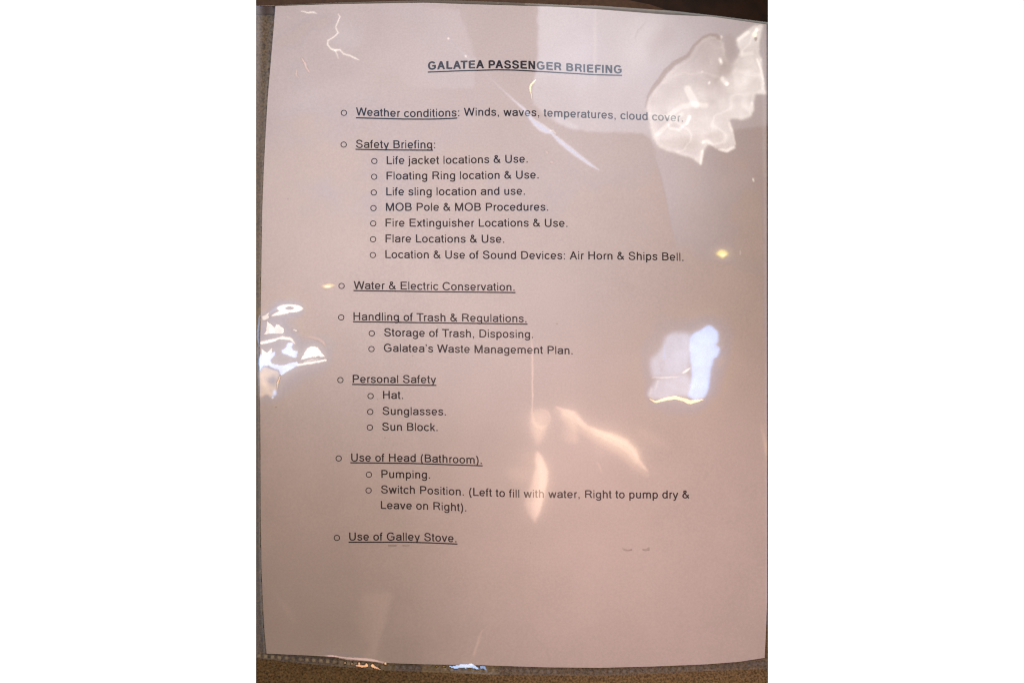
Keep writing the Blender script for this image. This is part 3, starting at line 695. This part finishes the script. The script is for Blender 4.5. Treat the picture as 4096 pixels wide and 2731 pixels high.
def glyph(ch, bold):
    key = (ch, bold)
    if key in _glyphs: return _glyphs[key]
    hx, hy = PEN[bold]
    V, F = [], []
    for k, st in enumerate(STROKES[ch]):
        n0 = len(V)
        if st[0] == 'P':
            V += [(x, y, k) for x, y in st[1]]; F.append(tuple(range(n0, len(V)))); continue
        if st[0] == 'D':
            _, x0, y0, x1, y1 = st
            L = math.hypot(x1 - x0, y1 - y0); w = hx * min(1.25, L / abs(y1 - y0)) * .98
            V += [(x0 - w, y0, k), (x0 + w, y0, k), (x1 + w, y1, k), (x1 - w, y1, k)]; F.append((n0, n0 + 1, n0 + 2, n0 + 3)); continue
        pts = []
        for sg in st:
            if sg[0] == 'L': pts.append((sg[1], sg[2]))
            else:
                a = pts[-1]
                for q in np.linspace(0, 1, 11)[1:]:
                    p = 1 - q
                    pts.append(tuple(p ** 3 * a[i] + 3 * p * p * q * sg[1 + i] + 3 * p * q * q * sg[3 + i] + q ** 3 * sg[5 + i] for i in (0, 1)))
        P2 = [pts[0]]
        for p in pts[1:]:
            if math.hypot(p[0] - P2[-1][0], p[1] - P2[-1][1]) > 1: P2.append(p)
        closed = math.hypot(P2[0][0] - P2[-1][0], P2[0][1] - P2[-1][1]) < 2
        if closed: P2 = P2[:-1]
        m = len(P2)
        for i in range(m):
            if closed: a, b, c = P2[i - 1], P2[i], P2[(i + 1) % m]
            else: a, b, c = P2[max(i - 1, 0)], P2[i], P2[min(i + 1, m - 1)]
            d1 = np.array(b) - a; d2 = np.array(c) - b
            if not d1.any(): d1 = d2
            if not d2.any(): d2 = d1
            d1 = d1 / np.linalg.norm(d1); d2 = d2 / np.linalg.norm(d2)
            n1 = np.array([-d1[1], d1[0]]); nn = n1 + np.array([-d2[1], d2[0]]); nn /= np.linalg.norm(nn)
            nn = nn / max(.5, nn @ n1)
            V += [(b[0] + nn[0] * hx, b[1] + nn[1] * hy, k), (b[0] - nn[0] * hx, b[1] - nn[1] * hy, k)]
        for i in range(m if closed else m - 1):
            j = (i + 1) % m
            F.append((n0 + 2 * i, n0 + 2 * i + 1, n0 + 2 * j + 1, n0 + 2 * j))
    g = np.array(V, float)
    lo, hi = g.min(0), g.max(0)
    w, x0, y0, x1, y1 = (AFM_BOLD if bold else AFM)[ch]
    g[:, 0] = x0 + (g[:, 0] - lo[0]) / (hi[0] - lo[0]) * (x1 - x0)
    g[:, 1] = y0 + (g[:, 1] - lo[1]) / (hi[1] - lo[1]) * (y1 - y0)
    # keep every face looking up
    FF = []
    for f in F:
        ar = sum(g[f[i]][0] * g[f[(i + 1) % len(f)]][1] - g[f[(i + 1) % len(f)]][0] * g[f[i]][1] for i in range(len(f)))
        FF.append(f if ar > 0 else f[::-1])
    _glyphs[key] = (g, FF)
    return _glyphs[key]
KERN = {('W', 'a'): -30, ('W', 'e'): -30, ('T', 'r'): -55, ('A', 'T'): -74, ('T', 'A'): -74, ('L', 'A'): 0, ('P', 'A'): -60}
def raise_to_paper(px, py, lift):
    z = paper_z(px, py) + lift
    f = (D - z) / D
    return np.stack([(px - W0 / 2) * S * f, (H0 / 2 - py) * S * f, z], -1)
def text_mesh(name, txt, x0, x1, base, parent, bold=False, cap=32.2):
    """set txt so that its ink runs from x0 to x1 along the measured baseline"""
    tab = AFM_BOLD if bold else AFM
    pen, items = 0.0, []
    for i, ch in enumerate(txt):
        if i: pen += KERN.get((txt[i - 1], ch), 0)
        items.append((ch, pen)); pen += tab[ch][0]
    ink0 = tab[txt[0]][1]; ink1 = items[-1][1] + tab[txt[-1]][3]
    kx = (x1 - x0) / (ink1 - ink0); ky = cap / 718
    V, F, n = [], [], 0
    for ch, pn in items:
        if ch == ' ': continue
        g, f = glyph(ch, bold)
        px = x0 + (g[:, 0] + pn - ink0) * kx
        py = ip(base, px) - g[:, 1] * ky
        px = px - .0095 * (g[:, 1] * ky)          # the sheet lies turned by about half a degree
        V.append(raise_to_paper(px, py, .00005) + np.outer(g[:, 2], [0, 0, 4e-6])); F += [tuple(a + n for a in q) for q in f]; n += len(g)
    return mesh_obj(name, np.concatenate(V).tolist(), F, m_ink, parent)
def underline(x0, x1, pts, thick, parent):
    n = max(2, int((x1 - x0) / 12)); px = np.linspace(x0, x1, n); py = ip(pts, px)
    a = raise_to_paper(px, py - thick / 2, .00006); b = raise_to_paper(px, py + thick / 2, .00006)
    return mesh_obj("underline", np.concatenate([a, b]).tolist(), [(n + i, n + i + 1, i + 1, i) for i in range(n - 1)], m_ink, parent)
def bullet(cx, cy, parent):
    n = 40; ang = np.linspace(0, 2 * math.pi, n, endpoint=False)
    o = raise_to_paper(cx + 12.6 * np.cos(ang), cy + 12.2 * np.sin(ang), .00005); i = raise_to_paper(cx + 8.9 * np.cos(ang), cy + 8.7 * np.sin(ang), .00005)
    return mesh_obj("bullet", np.concatenate([o, i]).tolist(), [(k, n + k, n + (k + 1) % n, (k + 1) % n) for k in range(n)], m_ink, parent)

hd = text_mesh("heading", "GALATEA PASSENGER BRIEFING", 1712, 2487, [(1712, 280), (1780, 278), (1935, 274), (2108, 276.5), (2245, 284), (2347, 291), (2487, 295)], page, True, 32.5)
underline(1711, 2488, [(1711, 289.5), (1850, 284), (1989, 280.3), (2060, 281.5), (2177, 288), (2380, 300), (2488, 302.4)], 5.0, hd)
LINES = [
    ("Weather conditions: Winds, waves, temperatures, cloud cover.", 1424, 2732, [(1424, 462.5), (1520, 466), (1613, 469.5), (1700, 469), (1829, 466.5), (1863, 464), (1972, 464), (2143, 466), (2211, 468), (2456, 476.5), (2540, 480), (2626, 483), (2732, 488)], (1375.7, 452.3), (1424, 1829, [(1424, 472), (1613, 477), (1720, 477.5), (1800, 475), (1829, 473)])),
    ("Safety Briefing:", 1424, 1741, [(1424, 592), (1575, 594), (1741, 594.5)], (1374.7, 579), (1422, 1732, [(1422, 597.8), (1560, 600.5), (1732, 601.5)])),
    ("Life jacket locations & Use.", 1546.7, 2111, [(1546, 657.3), (1757, 656.3), (1956, 653.4), (2111, 651)], (1497.3, 644.8), None),
    ("Floating Ring location & Use.", 1546, 2154.6, [(1546, 719.4), (1711, 718.5), (1996, 716.2), (2155, 714.7)], (1496.6, 707.6), None),
    ("Life sling location and use.", 1545, 2100, [(1545, 782.3), (1904, 781), (2100, 779.4)], (1495.3, 770.5), None),
    ("MOB Pole & MOB Procedures.", 1543.5, 2193, [(1543, 843.8), (1923, 843.8), (2193, 843.2)], (1493.8, 832.6), None),
    ("Fire Extinguisher Locations & Use.", 1542, 2270, [(1542, 906.9), (1878, 907.6), (2114, 907), (2270, 908.2)], (1492.8, 894.2), None),
    ("Flare Locations & Use.", 1542, 2017, [(1542, 969.8), (1862, 971.2), (2017, 971.4)], (1492.2, 957.3), None),
    ("Location & Use of Sound Devices: Air Horn & Ships Bell.", 1541.3, 2734, [(1541, 1032.9), (1859, 1035), (2257, 1037.4), (2452, 1039), (2630, 1041), (2734, 1044)], (1491.5, 1020.5), None),
    ("Water & Electric Conservation.", 1414.8, 2058.4, [(1415, 1156.5), (1630, 1158.8), (1906, 1162.3), (2058, 1163.5)], (1366.3, 1143.8), (1414, 2062, [(1414, 1162.3), (1730, 1166.7), (2062, 1170.2)])),
    ("Handling of Trash & Regulations.", 1413.8, 2106, [(1414, 1280.9), (1788, 1285.7), (2106, 1289.5)], (1364.7, 1269.4), (1411.6, 2110, [(1412, 1286.6), (2110, 1296.2)])),
    ("Storage of Trash, Disposing.", 1536.6, 2132.4, [(1536, 1344.7), (1887, 1349.4), (2132, 1352)], (1487.2, 1333.2), None),
    ("Galatea\u2019s Waste Management Plan.", 1535.3, 2290.6, [(1535, 1406.9), (1735, 1409.4), (1883, 1411.6), (2170, 1414.8), (2291, 1417)], (1485.9, 1395.7), None),
    ("Personal Safety", 1410.7, 1744.8, [(1410, 1530.6), (1745, 1532.8)], (1361.5, 1519.7), (1408.4, 1745.5, [(1408, 1537), (1745, 1540.8)])),
    ("Hat.", 1532.1, 1612.5, [(1532, 1594.8), (1612, 1595.4)], (1482.4, 1583.6), None),
    ("Sunglasses.", 1530.2, 1784, [(1530, 1658.6), (1784, 1660.8)], (1480.8, 1646.8), None),
    ("Sun Block.", 1528.6, 1750.6, [(1528, 1721.7), (1750, 1723.6)], (1479.5, 1709.3), None),
    ("Use of Head (Bathroom).", 1404.6, 1927.2, [(1404, 1844.5), (1663, 1846.7), (1927, 1855)], (1354.8, 1832.7), (1401.4, 1930.7, [(1401, 1849.9), (1638, 1852.4), (1931, 1862.3)])),
    ("Pumping.", 1525.4, 1720.3, [(1525, 1910.5), (1720, 1913)], (1475.7, 1897.7), None),
    ("Switch Position. (Left to fill with water, Right to pump dry &", 1524.2, 2758, [(1524, 1972.3), (1660, 1973.9), (1852, 1980.9), (1966, 1985), (2077, 1989.3), (2178, 1990.5), (2308, 1991.4), (2448, 1992), (2758, 1992.7)], (1474.4, 1960.5), None),
    ("Leave on Right).", 1523.2, 1865.4, [(1523, 2034.5), (1714, 2037.7), (1865, 2044.7)], None, None),
    ("Use of Galley Stove.", 1396.6, 1826, [(1396, 2160.4), (1657, 2161), (1740, 2164), (1826, 2168)], (1347.5, 2149.9), (1394, 1830, [(1394, 2167.6), (1619, 2167), (1720, 2170), (1830, 2174.8)])),
]
for txt, x0, x1, base, bl, ul in LINES:
    ln = text_mesh("text_line", txt, x0, x1, base, page)
    if bl: bullet(bl[0], bl[1], ln)
    if ul: underline(ul[0], ul[1], ul[2], 5.0, ln)

# faint toner rubs under the last line and at its right, and a few specks of dirt
def rub(pts, name="toner_smudge", mat=None):
    a = np.array(pts, float)
    return mesh_obj(name, raise_to_paper(a[:, 0], a[:, 1], .00004).tolist(), [tuple(range(len(a)))[::-1]], mat or m_smudge, page)
rub([(1552, 2177), (1570, 2178), (1590, 2176), (1586, 2184), (1566, 2185), (1553, 2184)])
rub([(1609, 2178), (1624, 2180), (1640, 2178), (1637, 2183), (1622, 2184), (1610, 2183)])
rub([(2490, 2186), (2495, 2193), (2512, 2197), (2528, 2194), (2529, 2201), (2512, 2204), (2496, 2202), (2490, 2197)])
rub([(2568, 2195), (2584, 2194), (2597, 2186), (2600, 2192), (2598, 2201), (2580, 2203), (2569, 2199)])
for (x, y, r) in [(1104, 1628, 3.0), (2228, 1295, 3.4), (1152, 797, 3), (1540, 1750, 3), (1510, 1597, 2.4), (1651, 1424, 2.4), (2121, 2170, 2.6)]:
    ang = np.linspace(0, 2 * math.pi, 9, endpoint=False)
    rub([(x + r * math.cos(a) * 1.2, y + r * math.sin(a) * .8) for a in ang], "speck", m_smudge if r < 3.5 else m_near_black)

# ------------------------------------------------------------------ dark strips added for shaded carpet and a gap along the top
def edge_strip(name, edge, y_back, zt, thick, mat, label, cat):
    """flat strip with a rounded front edge following a curve"""
    xs = np.linspace(edge[0][0], edge[-1][0], 60); ye = ip(edge, xs)
    rows = []
    for k, (dy, dz) in enumerate([(0, -thick), (-.1, -thick * .55), (-3, -thick * .15), (-9, 0)]):
        rows.append([P(x, y + dy, zt + dz) for x, y in zip(xs, ye)])
    rows.append([P(x, y_back, zt) for x in xs]); rows.append([P(x, y_back, zt - thick) for x in xs])
    n = len(xs); V = [v for r in rows for v in r]; m = len(rows)
    F = [(a * n + i, a * n + i + 1, ((a + 1) % m) * n + i + 1, ((a + 1) % m) * n + i) for a in range(m) for i in range(n - 1)]
    F += [tuple(a * n for a in range(m)), tuple(a * n + n - 1 for a in range(m))[::-1]]
    o = mesh_obj(name, V, F, mat)
    o['label'] = label; o['category'] = cat
m_shade_strip = flat_mat("shaded_brown", (.038, .020, .012), (.060, .034, .021), 500, .7)  # carpet in shade, the darkness put into the colour
edge_strip("shade_strip", [(1024, 60), (1700, 45), (2300, 62), (2700, 85), (3072, 125)], -60, .00012, .0008, m_shade_strip,
       "dark brown strip standing in for shaded carpet along the top of the plastic sleeve", "shaded strip")
edge_strip("dark_gap_strip", [(2440, -8), (2520, 10), (2600, 26), (2720, 66), (2900, 100), (3072, 132)], -62, .00017, .0009, m_near_black,
       "near black strip filling the dark gap behind the top right corner of the sleeve", "dark strip")
